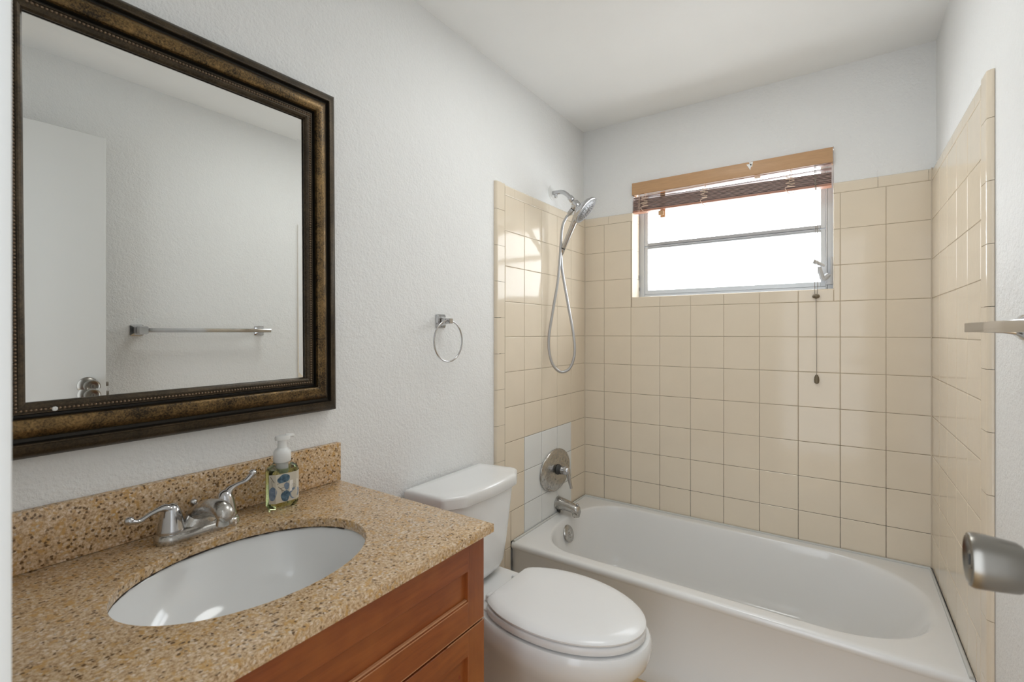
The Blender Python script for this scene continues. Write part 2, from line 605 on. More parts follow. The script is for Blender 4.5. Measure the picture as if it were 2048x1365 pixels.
def side_trims(bm, mp):
    bull = [(.7748, -.0022), (.7748, -.0011), (.777, 0)] + [(.825 + .013 * math.sin(PI / 2 * k / 12), -.013 + .013 * math.cos(PI / 2 * k / 12)) for k in range(13)] + [(.80, -.013)]
    for a, b in zip(JZ, JZ[1:]):
        prism(bm, bull, a + .0007, b - .0007, lambda u, v, h: mp(u, h, v))
    for a, b in ((0.0, .234), (.234, .400), (.400, .5502), (.5502, .7026), (.7026, .774)):
        prism(bm, capprof, a + .0007, b - .0007, lambda u, v, h: mp(h, u, v))


side_trims(bm, mpL)
for r in clip_rect((0, .80, 0.001, Z0 + .03), [tubH]):
    box(bm, (WL, -r[1], r[2]), (-0.0019, -r[0], r[3]), mi=1)
t = link('tile_surround', bm, ['tile', 'grout'], wall_left, 11); tag(t, 'cream glazed square tiles with bullnose edge')
bm = bmesh.new()
for u0, u1 in ((.1644, .3168), (.3168, .4692), (.4692, .6216)):
    for v0, v1 in ((RIM + .002, Z0 - 9 * P), (Z0 - 9 * P, Z0 - 8 * P), (Z0 - 8 * P, Z0 - 7 * P)):
        tile_quad(bm, u0, u1, v0, v1, lambda u, v, d: mpL(u, v, d + .0006))
t = link('replacement_tiles', bm, 'tilew', wall_left, 11); tag(t, 'nine white replacement tiles around the tub valve')
# --- right wall
mpR = lambda u, v, d: (TX - d, -u, v)
bm = bmesh.new()
tile_field(bm, [0, .163, .3154, .4678, .6202, .774], LROWS, [tubH], mpR)
side_trims(bm, mpR)
for r in clip_rect((0, .80, 0.001, Z0 + .03), [tubH]):
    box(bm, (TX + .0019, -r[1], r[2]), (WR, -r[0], r[3]), mi=1)
t = link('tile_surround', bm, ['tile', 'grout'], wall_right, 11); tag(t, 'cream glazed square tiles with bullnose edge')

# ------------------------------------------------------------------ window
win = bpy.data.objects.new('window_1', None); COL.objects.link(win); win.location = (0.7165, 0.12, z0); OFF[win.name] = Vector(win.location)
win['kind'] = 'structure'
fy0, fy1 = 0.113, 0.150
bm = bmesh.new()
for a, b in (((x0, z0 + .002), (x0 + .026, ZT)), ((x1 - .026, z0 + .002), (x1, ZT)), ((x0 + .026, z0 + .002), (x1 - .026, z0 + .020)), ((x0 + .026, ZT - .016), (x1 - .026, ZT))):
    box(bm, (a[0], fy0, a[1]), (b[0], fy1, b[1]), .002, 1)
box(bm, (x0 + .0262, fy0 - .006, z0 + .012), (x0 + .031, fy0 + .01, ZT - .02), .001, 1)
box(bm, (x1 - .031, fy0 - .006, z0 + .012), (x1 - .026, fy0 + .01, ZT - .02), .001, 1)
link('window_frame', bm, 'alu', win, 30)
SB = [(z0 + .020, 1.739), (1.743, 2.031), (2.035, ZT - .016)]
for k, (a, b) in enumerate(SB):
    bm = bmesh.new()
    xa, xb = x0 + .031, x1 - .031
    lo = .021 if k == 0 else .016
    hi = .012
    box(bm, (xa, fy0 - .002, a), (xa + .019, fy1 - .008, b), .0015, 1)
    box(bm, (xb - .019, fy0 - .002, a), (xb, fy1 - .008, b), .0015, 1)
    box(bm, (xa + .019, fy0 - .002, a), (xb - .019, fy1 - .008, a + lo), .0015, 1, mi=0 if k == 0 else 1)
    box(bm, (xa + .019, fy0 - .004, b - hi), (xb - .019, fy1 - .008, b), .0015, 1, mi=1)
    box(bm, (xa + .0195, fy0 - .007, b - .0035), (xb - .0195, fy0 - .0035, b + .0005), .001, 1, mi=1)
    s = link('sash', bm, ['alu', 'alud'], win, 30)
    bm = bmesh.new(); box(bm, (xa + .018, fy0 + .012, a + lo - .001), (xb - .018, fy0 + .017, b - hi + .001))
    link('pane', bm, 'pane', s, 0)
# lever operator, lower right
bm = bmesh.new()
box(bm, (1.128, .092, 1.488), (1.158, .112, 1.535), .004, 2)
tube(bm, [(1.140, .10, 1.53), (1.120, .090, 1.515), (1.112, .082, 1.535), (1.106, .074, 1.567)], .008, 8, 5, radii=[.013, .012, .010, .008])
tube(bm, [(1.124, .086, 1.570), (1.100, .074, 1.584), (1.082, .066, 1.592)], .008, 8, 4, radii=[.006, .009, .011])
box(bm, (1.146, .094, 1.53), (1.157, .112, 1.61), .004, 2)
tag(link('window_operator', bm, 'handlegrey', win, 35), 'grey cast lever')
bm = bmesh.new()
lathe(bm, (x0 + .0025, .098, 1.575), (1, 0, 0), [(.002, 0), (.007, .0), (.007, .004), (.003, .005)], 16, sb=1.9, ab=(Vector((0, 1, 0)), Vector((0, 0, 1))))
lathe(bm, (x0 + .0025, .104, 1.512), (1, 0, 0), [(.002, 0), (.006, .0), (.006, .004), (.003, .005)], 16, sb=1.9, ab=(Vector((0, 1, 0)), Vector((0, 0, 1))))
tag(link('screw_plug', bm, 'wornchrome', win, 35), 'two oval screw covers on the left reveal')
# bullnose sill edge
bm = bmesh.new()
box(bm, (x0 - .001, .001, z0 - .008), (x1 + .003, .150, z0 - .0005), .002, 2)
link('window_sill', bm, 'tile', win, 40)

# ------------------------------------------------------------------ blind
bl = thing('window_blind', (0.717, 0.02, 2.0), 'tan wooden venetian blind pulled up crookedly at the top of the window', 'blind')
bm = bmesh.new()
box(bm, (x0 + .003, -.008, 1.999), (x1 - .003, .004, 2.062), .0025, 2)
box(bm, (x0 + .003, -.006, 1.999), (x0 + .012, .045, 2.060), .002, 1)
box(bm, (x1 - .012, -.006, 1.999), (x1 - .003, .045, 2.060), .002, 1)
v_ = link('valance', bm, 'valance', bl, 35)
bm = bmesh.new()
box(bm, (x0 + .016, .012, 2.030), (x1 - .016, .050, 2.060), .002, 1)
link('head_rail', bm, 'valance', bl, 35)
# a chip in the valance
bm = bmesh.new()
c = Vector((0.835, -.0088, 2.040))
for dx, dz, s in ((0, 0, 1), (.008, .008, .8)):
    loft(bm, [[(c.x + dx - .010 * s, c.y, c.z + dz + .012), (c.x + dx + .012 * s, c.y, c.z + dz + .012), (c.x + dx + .006 * s, c.y, c.z + dz - .016 * s)],
              [(c.x + dx - .010 * s, c.y + .002, c.z + dz + .012), (c.x + dx + .012 * s, c.y + .002, c.z + dz + .012), (c.x + dx + .006 * s, c.y + .002, c.z + dz - .016 * s)]])
tag(link('chipped_veneer', bm, 'whiteplastic', v_, 0), 'white chip in the veneer')


def slat(name, za, zb, y0, y1, th, mat, sag=0.0, xa=x0 + .006, xb=x1 - .008, tilt=0.0):
    bm = bmesh.new(); rings = []
    n = 14
    for k in range(n + 1):
        t = k / n; x = xa + (xb - xa) * t; z = za + (zb - za) * t - sag * math.sin(PI * t)
        rings.append([(x, y0, z - tilt), (x, (y0 + y1) / 2, z - tilt / 2 - th * .25), (x, y1, z), (x, y1, z + th), (x, (y0 + y1) / 2, z + th * 1.25), (x, y0, z + th - tilt)])
    loft(bm, rings)
    return link(name, bm, mat, bl, 30)


for k in range(9):
    j = random.uniform(-.001, .001)
    slat('slat', 1.919 + k * .0066 + j, 1.911 + k * .0056 - j, .002 + random.uniform(0, .004), .046, .0030, 'slat')
slat('slat', 1.984, 1.978, .010, .044, .0026, 'slat', sag=0.006)
slat('slat', 1.988, 1.999, .014, .046, .0026, 'slat', sag=-0.001)
slat('bottom_rail', 1.908, 1.902, .000, .046, .009, 'rail')
# bunched ladder cords
for cx, cz in ((.345, 1.955), (.640, 1.948), (1.000, 1.943)):
    bm = bmesh.new()
    pts = [(cx, -.004, 2.000)]
    pts += [(cx + .003, -.004, cz + .035)]
    for k in range(9):
        pts.append((cx + (.020 if k % 2 else -.018) * random.uniform(.6, 1.1), -.009 - .003 * (k % 3), cz + .022 - k * .0065 + random.uniform(-.004, .004)))
    pts += [(cx - .01, -.004, cz - .045), (cx + .004, -.002, cz - .058), (cx + .012, 0, cz - .048)]
    tube(bm, pts, .0014, 6, 5)
    tube(bm, [(cx + .008, -.003, 2.0), (cx + .005, -.004, cz + .03), (cx - .004, -.004, cz)], .0009, 6, 4)
    link('ladder_cord', bm, 'cordm', bl)
bm = bmesh.new()
for dx in (-.004, .004): tube(bm, [(x0 + .040 + dx, -.003, 2.000), (x0 + .040 + dx, -.004, 1.905)], .0009, 6, smooth=False)
link('ladder_cord', bm, 'cordm', bl)
# plastic clips
for a, b, c_ in (((.418, .020, 1.868), (.442, .026, 2.00), 'valance'), ((.857, .006, 1.985), (.880, .012, 2.0), 'cordm')):
    bm = bmesh.new(); box(bm, a, b, .001, 1); link('clip', bm, c_, bl)
bm = bmesh.new(); box(bm, (.414, -.001, 1.876), (.440, .006, 1.899), .002, 1); link('clip', bm, 'valance', bl)
# pull cord
bm = bmesh.new()
tube(bm, [(1.091, -.004, 2.0), (1.095, -.006, 1.80), (1.093, -.006, 1.60), (1.092, -.006, 1.44)], .0012, 6, 5)
tube(bm, [(1.095, -.004, 2.0), (1.099, -.006, 1.80), (1.104, -.006, 1.56), (1.101, -.006, 1.44)], .0012, 6, 5)
tube(bm, [(1.0965, -.006, 1.435), (1.0985, -.007, 1.25), (1.099, -.007, 1.09)], .0011, 6, 5)
pc = link('pull_cord', bm, 'cordg', bl)
bm = bmesh.new(); lathe(bm, (1.0965, -.006, 1.421), (0, 0, 1), [(.003, 0), (.012, .004), (.0145, .010), (.012, .016), (.004, .020)], 20)
link('cord_bead', bm, 'bead', pc)
bm = bmesh.new(); lathe(bm, (1.099, -.007, 1.055), (0, 0, 1), [(.004, 0), (.0085, .003), (.010, .015), (.0085, .028), (.005, .036), (.002, .038)], 18)
tag(link('cord_tassel', bm, 'bead', pc), 'small brown wooden tassel')

# ------------------------------------------------------------------ bathtub
tub = thing('bathtub', (0.74, -0.365, 0), 'long white enamel alcove bathtub in front of the cream tiled walls', 'bathtub')
XA, XB = 0.0006, TX - .0006
YA, YB = FY, -0.0006


def tub_outline(xl, xr, yf, yb, rl, rr, ry, z):
    """counter-clockwise from right side; returns (pts, outerpts)"""
    pts = []; n = 14
    corners = [((xr - rr, yb - ry), rr, ry, 0, 1, 1), ((xl + rl, yb - ry), rl, ry, 90, -1, 1), ((xl + rl, yf + ry), rl, ry, 180, -1, -1), ((xr - rr, yf + ry), rr, ry, 270, 1, -1)]
    for (cx, cy), rx, ryy, a0, sx, sy in corners:
        for k in range(n + 1):
            a = math.radians(a0 + 90 * k / n)
            pts.append(Vector((cx + rx * math.cos(a), cy + ryy * math.sin(a), z)))
    return pts


def outer_for(xl, xr, yf, yb, inner, n, z, ins=0.0):
    X0, X1, Y0, Y1 = XA + ins, XB - ins, YA + ins, YB - ins
    out = []
    m = n + 1
    C4 = [(X1, Y1, 0), (X0, Y1, 1), (X0, Y0, 2), (X1, Y0, 3)]
    for q in range(4):
        cx, cy, _ = C4[q]
        first = inner[q * m]; last = inner[q * m + n]
        for k in range(m):
            t = k / n
            if q % 2 == 0:      # from the x side to the y side
                if t <= .5: out.append(Vector((cx, first.y + (cy - first.y) * t * 2, z)))
                else: out.append(Vector((cx + (last.x - cx) * (t - .5) * 2, cy, z)))
            else:
                if t <= .5: out.append(Vector((first.x + (cx - first.x) * t * 2, cy, z)))
                else: out.append(Vector((cx, cy + (last.y - cy) * (t - .5) * 2, z)))
    return out


N = 14
top = tub_outline(.068, 1.437, -.672, -.052, .19, .31, .27, RIM)
bot = tub_outline(.150, 1.180, -.575, -.135, .14, .20, .17, .07)
rings = []
base_in = top
for ins, z in ((0.0, 0.0), (0.0, .050), (.004, .055), (.004, RIM - .022), (0.0, RIM - .016), (0.002, RIM - .006), (.010, RIM), (.02, RIM)):
    pass
# outside skin: bottom -> rim
outer_rings = []
for insf, z in ((-.000, .0), (0.0, .062), (.010, .075), (.012, .20), (.011, RIM - .034), (.004, RIM - .026), (0.0, RIM - .018), (.0012, RIM - .009), (.0045, RIM - .0035), (.011, RIM - .0003)):
    r = outer_for(0, 0, 0, 0, base_in, N, z)
    for p in r:
        p.y += insf * (1 if p.y < -.5 else 0) * (1.0)
    outer_rings.append(r)
rim = []
def lerp(a, b, t): return [p.lerp(q, t) for p, q in zip(a, b)]
o_last = outer_rings[-1]
for t_, dz in ((.25, .0002), (.7, 0.0), (.93, -.0004)):
    r = lerp(o_last, top, t_)
    for p in r: p.z = RIM + dz
    rim.append(r)
inner = []
for s_, z in ((0.0, RIM - .0015), (.035, RIM - .007), (.075, RIM - .018), (.12, RIM - .040), (.28, .245), (.45, .165), (.62, .115), (.80, .085), (1.0, .072)):
    r = lerp(top, bot, s_)
    for p in r: p.z = z
    inner.append(r)
cen = Vector((.62, -.355, .066))
fl = lerp(bot, [Vector((cen.x, cen.y, 0))] * len(bot), .35)
for p in fl: p.z = .067
fl2 = lerp(bot, [Vector((cen.x, cen.y, 0))] * len(bot), .8)
for p in fl2: p.z = .065
bm = bmesh.new()
loft(bm, outer_rings + rim + inner + [fl, fl2], cap0=True, cap1=True)
link('tub_shell', bm, 'tub', tub, 60)
# overflow plate on the tap end slope
bm = bmesh.new()
ax = Vector((.93, 0, .36)).normalized()
lathe(bm, (.0875, -.365, .292), ax, [(.040, 0), (.041, .003), (.038, .008), (.020, .010), (.018, .008), (.006, .008), (.005, .011), (.002, .011)], 32)
tag(link('overflow_plate', bm, 'wornchrome', tub, 40), 'round chrome overflow cover')
bm = bmesh.new(); lathe(bm, (.26, -.355, .066), (0, 0, 1), [(.032, 0), (.032, .003), (.024, .005), (.010, .004)], 28)
link('drain', bm, 'wornchrome', tub, 40)
# caulk bead where tub meets the tile
bm = bmesh.new()
tube(bm, [(.0064, FY + .01, RIM + .002), (.0064, -.0064, RIM + .002), (TX - .0064, -.0064, RIM + .002), (TX - .0064, FY + .01, RIM + .002)], .0062, 8, smooth=False)
tag(link('caulk_bead', bm, 'caulk', tub, 60), 'white caulk line')

# ------------------------------------------------------------------ tub valve, spout, shower
def plate_center(y, z, x=0): return (x, y, z)
sv = thing('shower_valve', (.001, -.345, .585), 'oval chrome shower valve plate with drooping lever on the white tiles', 'tap')
bm = bmesh.new()
AB = (Vector((0, 1, 0)), Vector((0, 0, 1)))
lathe(bm, (.0012, -.345, .585), (1, 0, 0), [(.102, 0), (.105, .003), (.1035, .008), (.097, .0125), (.075, .0145), (.055, .016), (.030, .018), (.012, .018)], 56, sa=1.40, sb=1.0, ab=AB)
link('escutcheon', bm, 'wornchrome', sv, 40)
bm = bmesh.new(); lathe(bm, (.019, -.345, .59), (1, 0, 0), [(.025, 0), (.026, .004), (.022, .009), (.021, .016), (.021, .022)], 28)
tag(link('stem_collar', bm, 'darkmetal', sv, 40), 'dark stem collar')
bm = bmesh.new()
lathe(bm, (.038, -.345, .59), (1, 0, 0), [(.019, 0), (.020, .012), (.021, .024), (.019, .038), (.012, .046), (.004, .049)], 28)
tube(bm, [(.068, -.345, .597), (.078, -.345, .575), (.086, -.345, .540), (.094, -.345, .508)], .01, 12, 6, radii=[.017, .014, .0095, .008, .007])
link('lever', bm, 'chrome', sv, 50)

sp = thing('tub_spout', (.001, -.318, .412), 'chrome tub spout with a small diverter knob below the valve plate', 'tub spout')
bm = bmesh.new()
yy = -.318
prof = []
for x, zc, rz, ry in ((.0015, .412, .033, .033), (.010, .412, .033, .033), (.025, .412, .030, .030), (.060, .409, .026, .027), (.090, .403, .0235, .025), (.110, .397, .024, .024), (.120, .393, .023, .022), (.126, .389, .014, .014)):
    prof.append([(x, yy + ry * math.cos(2 * PI * k / 28), zc + rz * math.sin(2 * PI * k / 28)) for k in range(28)])
loft(bm, prof)
lathe(bm, (.106, yy, .364), (0, 0, 1), [(.018, 0), (.0195, .004), (.0195, .03)], 24)
link('spout_body', bm, 'wornchrome', sp, 45)
bm = bmesh.new(); lathe(bm, (.113, yy, .414), (.1, 0, 1), [(.003, 0), (.003, .007), (.0075, .008), (.008, .012), (.005, .0155)], 18)
link('diverter_knob', bm, 'chrome', sp, 45)
bm = bmesh.new(); tube(bm, [(.004, yy, .380), (.010, yy + .002, .372), (.012, yy + .002, .364)], .006, 8, 3, radii=[.009, .008, .004])
tag(link('stain', bm, 'darkmetal', sp, 45), 'dark rusty grub screw under the spout')

sa = thing('shower_fixture', (WL, -.348, 1.978), 'chrome shower arm and hand shower with looping hose above the left tiles', 'shower')
bm = bmesh.new(); lathe(bm, (WL, -.348, 1.978), (1, 0, 0), [(.036, 0), (.035, .003), (.028, .006), (.015, .007), (.012, .007)], 32)
tag(link('flange', bm, 'whiteplastic', sa, 40), 'white round flange')
bm = bmesh.new()
tube(bm, [(WL + .003, -.350, 1.975), (.020, -.352, 1.974), (.050, -.355, 1.970), (.080, -.358, 1.950), (.112, -.362, 1.915)], .0105, 16, 7)
box(bm, (.004, -.352 - .007, 1.948), (.018, -.352 + .007, 1.968), .003, 2)
link('arm_pipe', bm, 'chrome', sa, 50)
bm = bmesh.new()
d = Vector((.65, 0, -.76)).normalized()
lathe(bm, (.094, -.360, 1.936), d, [(.0125, 0), (.0145, .002), (.0145, .024), (.0125, .027)], 18)
lathe(bm, (.116, -.362, 1.912), d, [(.009, 0), (.009, .008)], 16)
lathe(bm, (.119, -.363, 1.906), d, [(.013, 0), (.019, .004), (.020, .018), (.020, .030), (.017, .036)], 24)
d2 = Vector((-.62, -.1, -.70)).normalized()
lathe(bm, (.132, -.364, 1.893), d2, [(.017, 0), (.0165, .022), (.014, .026)], 20)
link('bracket', bm, 'chrome', sa, 50)
bm = bmesh.new()
lathe(bm, (.132 + d2.x * .026, -.364 + d2.y * .026, 1.893 + d2.z * .026), d2, [(.0115, 0), (.0115, .004)], 18)
tag(link('washer', bm, 'darkmetal', sa, 50), 'black washer')

hs = sa
nrm = Vector((.725, .195, -.66)).normalized()
hc = Vector((.190, -.385, 1.852))
hd = Vector((-.42, -.10, -.88)); hd = (hd - nrm * hd.dot(nrm) * 0.75).normalized()
bm = bmesh.new()
back = hc - nrm * .034
lathe(bm, back, nrm, [(.018, 0), (.034, .004), (.055, .014), (.069, .025), (.0725, .031), (.0725, .036), (.069, .038)], 44)
shd = link('spray_head', bm, 'chrome', hs, 50)
bm = bmesh.new()
lathe(bm, hc + nrm * .0035, nrm, [(.0685, 0), (.067, .0015), (.062, .0005), (.048, .0015), (.046, .0035), (.018, .0035), (.016, .001), (.004, .001)], 44)
fc = hc + nrm * .0065
a_, b_ = frame_of(nrm)
for rr_, nn in ((.024, 10), (.033, 14), (.041, 18), (.055, 24)):
    for k in range(nn):
        an = 2 * PI * k / nn; q = fc + a_ * rr_ * math.cos(an) + b_ * rr_ * math.sin(an) - nrm * (.0035 if rr_ > .05 else 0)
        lathe(bm, q, nrm, [(.0017, 0), (.0012, .003)], 6)
tag(link('spray_face', bm, 'sprayface', shd, 50), 'grey spray face with rings of nozzles')
bm = bmesh.new()
h0 = back + nrm * .010 + hd * .030
tip = Vector((.066, -.372, 1.690))
tube(bm, [back + nrm * .006, h0, h0.lerp(tip, .4), h0.lerp(tip, .75), tip], .012, 16, 6, radii=[.022, .021, .0155, .0135, .0125, .0120, .0118])
hdl = link('handle', bm, 'chrome', hs, 60)
ddn = (tip - h0).normalized()
bm = bmesh.new(); lathe(bm, tip, ddn, [(.0105, 0), (.0105, .006)], 18)
tag(link('handle_ring', bm, 'darkmetal', hdl), 'black ring at the hose joint')
bm = bmesh.new(); lathe(bm, tip + ddn * .006, ddn, [(.0115, 0), (.0115, .020), (.0095, .032), (.007, .036)], 18)
link('hose_nut', bm, 'chrome', hs, 50)
bm = bmesh.new()
e0 = Vector((.132, -.364, 1.893)) + d2 * .030
lathe(bm, e0, d2, [(.013, 0), (.013, .02), (.0085, .03)], 18)
e0 = e0 + d2 * .028
hp = [e0, (.080, -.372, 1.835), (.062, -.378, 1.790), (.053, -.380, 1.68), (.042, -.385, 1.535), (.026, -.405, 1.388), (.017, -.432, 1.239), (.028, -.425, 1.135), (.058, -.395, 1.084), (.095, -.365, 1.100),
      (.117, -.355, 1.17), (.112, -.355, 1.26), (.090, -.360, 1.385), (.064, -.366, 1.53), (.054, -.370, 1.60), (.053, -.371, 1.645), tip + ddn * .038]
tube(bm, hp, .0068, 12, 9)
# corrugated look comes from bump on the material
tag(link('hose', bm, 'hosemetal', hs, 60), 'long looping metal hose')

# ------------------------------------------------------------------ toilet
TY = -1.120
toi = thing('toilet', (0.35, TY, 0), 'white two piece toilet with closed lid between the vanity and the bathtub', 'toilet')


def egg(xb, xm, xf, w, z, n=64, cut=None, nf=2.0, nb=2.2, y0=TY):
    pts = []
    for k in range(n):
        t = 2 * PI * k / n; c, s = math.cos(t), math.sin(t)
        e = nf if c >= 0 else nb
        x = xm + (xf - xm if c >= 0 else xm - xb) * math.copysign(abs(c) ** (2 / e), c)
        y = w * math.copysign(abs(s) ** (2 / e), s)
        if cut is not None and x < cut: x = cut
        pts.append(Vector((x, y0 + y, z)))
    return pts


def tankring(xa, xb_, hw, cx_, cy_, bow, z, r=.02):
    hb = hw - .024
    pts = [(xa, -hw - .006), (xb_ - cx_, -hw), (xb_, -(hw - cy_)), (xb_ + bow, 0), (xb_, hw - cy_), (xb_ - cx_, hw), (xa, hb)]
    return [Vector((p.x, TY - .013 + p.y, z)) for p in round_poly([Vector(p) for p in pts], [r * .6, r, r, .12, r, r, r * .6], 6)]


bm = bmesh.new()
loft(bm, [tankring(.010 + .05 * s, x_, hw, cx_, cy_, bw, z) for s, x_, hw, cx_, cy_, bw, z in (
    (.9, .120, .105, .03, .05, .004, .408), (.4, .150, .135, .035, .055, .006, .414), (.2, .166, .152, .035, .058, .008, .428), (.05, .174, .162, .036, .060, .009, .452),
    (0, .180, .172, .038, .062, .010, .52), (0, .188, .184, .04, .064, .012, .62), (0, .193, .192, .04, .065, .012, .700), (0, .193, .192, .04, .065, .012, .720))])
link('tank', bm, 'ceramic', toi, 50)
bm = bmesh.new()
loft(bm, [tankring(-.004 + i, .205 - i, .210 - i, .042, .068, .012, z, .016) for i, z in ((.010, .716), (.003, .716), (0.0, .719), (0, .746), (.0015, .752), (.006, .7565), (.013, .758), (.04, .7585))])
link('tank_lid', bm, 'ceramic', toi, 50)
# bowl
bm = bmesh.new()
loft(bm, [egg(.16, .46, .735, .188, .3935, cut=None), egg(.155, .46, .739, .192, .388), egg(.155, .46, .742, .195, .372), egg(.155, .46, .740, .194, .352),
          egg(.16, .46, .730, .186, .325), egg(.16, .45, .702, .166, .290), egg(.16, .43, .665, .143, .240), egg(.14, .40, .60, .118, .18), egg(.12, .37, .555, .104, .11), egg(.10, .36, .545, .103, .05), egg(.09, .36, .560, .112, .012), egg(.09, .36, .562, .114, .0)][::-1])


def deck(x0_, x1_, hw, z, r=.03):
    return [Vector((p.x, TY + p.y, z)) for p in round_poly([Vector(p) for p in ((x0_, -hw), (x1_, -hw), (x1_, hw), (x0_, hw))], r, 5)]


loft(bm, [deck(.03, .36, .070, .20), deck(.03, .36, .085, .28), deck(.022, .36, .112, .335), deck(.020, .36, .126, .365), deck(.020, .36, .128, .392), deck(.022, .358, .126, .398), deck(.028, .352, .120, .400)])
loft(bm, [deck(.06, .34, .095, .0), deck(.06, .34, .092, .03), deck(.05, .34, .078, .10), deck(.04, .34, .072, .22)])
link('bowl', bm, 'ceramic', toi, 50)
# seat
bm = bmesh.new()
loft(bm, [egg(.19, .455, .722, .181, .3985, cut=.270), egg(.188, .455, .725, .183, .401, cut=.270), egg(.188, .455, .725, .183, .417, cut=.270), egg(.19, .455, .721, .180, .4205, cut=.270), egg(.24, .455, .66, .12, .4205, cut=.30)])
link('seat', bm, 'seat', toi, 50)
bm = bmesh.new()
loft(bm, [egg(.212, .455, .716, .178, .4245, cut=.262), egg(.208, .455, .724, .183, .4255, cut=.258), egg(.208, .455, .725, .1835, .4300, cut=.258), egg(.211, .455, .721, .180, .4330, cut=.259),
          egg(.215, .455, .713, .172, .4365, cut=.261), egg(.225, .455, .700, .160, .4400, cut=.264), egg(.235, .455, .69, .150, .4415, cut=.267), egg(.30, .455, .60, .08, .4435, cut=.32)])
link('seat_lid', bm, 'seat', toi, 50)
for sy in (-1, 1):
    bm = bmesh.new(); box(bm, (.228, TY + sy * .075 - .016, .399), (.268, TY + sy * .075 + .016, .421), .006, 3)
    link('seat_hinge', bm, 'seat', toi, 50)

# ------------------------------------------------------------------ vanity
VF = 0.53; VR = -1.603; VL = -2.380
CT = 0.853
van = thing('vanity_cabinet', (0.27, -1.985, 0), 'cherry wood vanity cabinet with shaker fronts under the granite top', 'cabinet')
bm = bmesh.new()
box(bm, (WL + .004, VR - .018, .0), (VF - .022, VR - .001, .829), .001, 1)
box(bm, (WL + .004, VL, .0), (VF - .022, VL + .017, .829), .001, 1)
box(bm, (WL + .004, VL + .017, .09), (VF - .024, VR - .018, .105))
box(bm, (VF - .09, VL + .017, .0), (VF - .075, VR - .018, .09))
box(bm, (VF - .042, VL, .09), (VF - .022, VL + .03, .829), .001, 1)
box(bm, (VF - .042, VR - .04, .09), (VF - .022, VR - .001, .829), .001, 1)
box(bm, (VF - .042, VL, .800), (VF - .022, VR - .001, .829), .001, 1)
box(bm, (VF - .042, VL, .625), (VF - .022, VR - .001, .655), .001, 1)
link('carcass', bm, 'wood_z', van, 30)


def shaker(name, ya, yb, za, zb, st, rl, label=None):
    """front panel between ya<yb; material 0 rails (grain along y) 1 stiles 2 worn edge"""
    bm = bmesh.new()
    xf, xb_ = VF, VF - .020
    box(bm, (xb_, ya, za), (xf, ya + st, zb), .0012, 1, mi=1)
    box(bm, (xb_, yb - st, za), (xf, yb, zb), .0012, 1, mi=1)
    box(bm, (xb_, ya + st, zb - rl), (xf, yb - st, zb), .0012, 1, mi=0)
    box(bm, (xb_, ya + st, za), (xf, yb - st, za + rl), .0012, 1, mi=0)
    box(bm, (xb_ + .002, ya + st - .002, za + rl - .002), (xf - .010, yb - st + .002, zb - rl + .002), mi=0)
    # stepped moulding on the lower edge, worn pale
    box(bm, (xf - .010, ya + st, za + rl), (xf - .003, yb - st, za + rl + .0035), .0008, 1, mi=2)
    box(bm, (xf - .0005, ya + st + .001, za + rl - .0016), (xf + .0003, yb - st - .001, za + rl), mi=2)
    box(bm, (xf - .0005, ya + .001, za), (xf + .0003, yb - .001, za + .0016), mi=2)
    o = link(name, bm, ['wood_y', 'wood_z', 'wood_edge'], van, 30)
    if label: tag(o, label)
    return o


shaker('drawer_front', VL + .002, VR, .6445, .8225, .0545, .057)
bm = bmesh.new()
box(bm, (VF - .0006, VR - .001, .6385), (VF + .0004, VR - .12, .6400))
link('scratch', bm, 'wood_edge', van, 0)
shaker('door', -1.9895, VR + .001, .10, .6385, .0555, .053)
shaker('door', VL + .002, -1.9925, .10, .6385, .0555, .053)

# countertop
ct = thing('countertop', (0.27, -1.985, .833), 'tan speckled granite countertop with backsplash and oval sink cutout', 'countertop')
SX, SY, SA, SBb = .2870, -1.9806, .1635, .2135
CX0, CX1, CY0, CY1 = WL + .001, .551, WF + .002, -1.5945
bm = bmesh.new()
NN = 96


def ell(k, sa_, sb_, z):
    t = 2 * PI * (k + .5) / NN
    return Vector((SX + sa_ * math.cos(t), SY + sb_ * math.sin(t), z))


def rectpt(k, ins, z):
    # walk round the rectangle so that corners are hit
    t = 2 * PI * (k + .5) / NN
    X0, X1, Y0, Y1 = CX0 + ins, CX1 - ins, CY0 + ins, CY1 - ins
    dx, dy = math.cos(t), math.sin(t)
    s = min((X1 - SX) / dx if dx > 0 else (X0 - SX) / dx if dx < 0 else 9, (Y1 - SY) / dy if dy > 0 else (Y0 - SY) / dy if dy < 0 else 9)
    return [SX + dx * s, SY + dy * s, z]


def rect_ring(ins, z):
    pts = [rectpt(k, ins, z) for k in range(NN)]
    X0, X1, Y0, Y1 = CX0 + ins, CX1 - ins, CY0 + ins, CY1 - ins
    for cx_, cy_ in ((X1, Y1), (X0, Y1), (X0, Y0), (X1, Y0)):
        a = math.atan2(cy_ - SY, cx_ - SX) % (2 * PI)
        k = int(round(a / (2 * PI) * NN - .5)) % NN
        pts[k][0], pts[k][1] = cx_, cy_
    return [Vector(p) for p in pts]


b_ = .0022
rings = [[ell(k, SA + .001, SBb + .001, .8335) for k in range(NN)], [ell(k, SA, SBb, CT - .002) for k in range(NN)], [ell(k, SA + .0018, SBb + .0018, CT) for k in range(NN)],
         rect_ring(b_, CT), rect_ring(b_ * .3, CT - b_ * .3), rect_ring(0, CT - b_), rect_ring(0, .8345), rect_ring(.001, .8335)]
rings.append(rings[0])
loft(bm, rings, False, False)
bmesh.ops.remove_doubles(bm, verts=bm.verts, dist=1e-6)
link('slab', bm, 'granite', ct, 25)
bm = bmesh.new(); box(bm, (CX0, CY0, CT + .0005), (.007, -1.5945, .961), .002, 2)
link('backsplash', bm, 'granite', ct, 30)

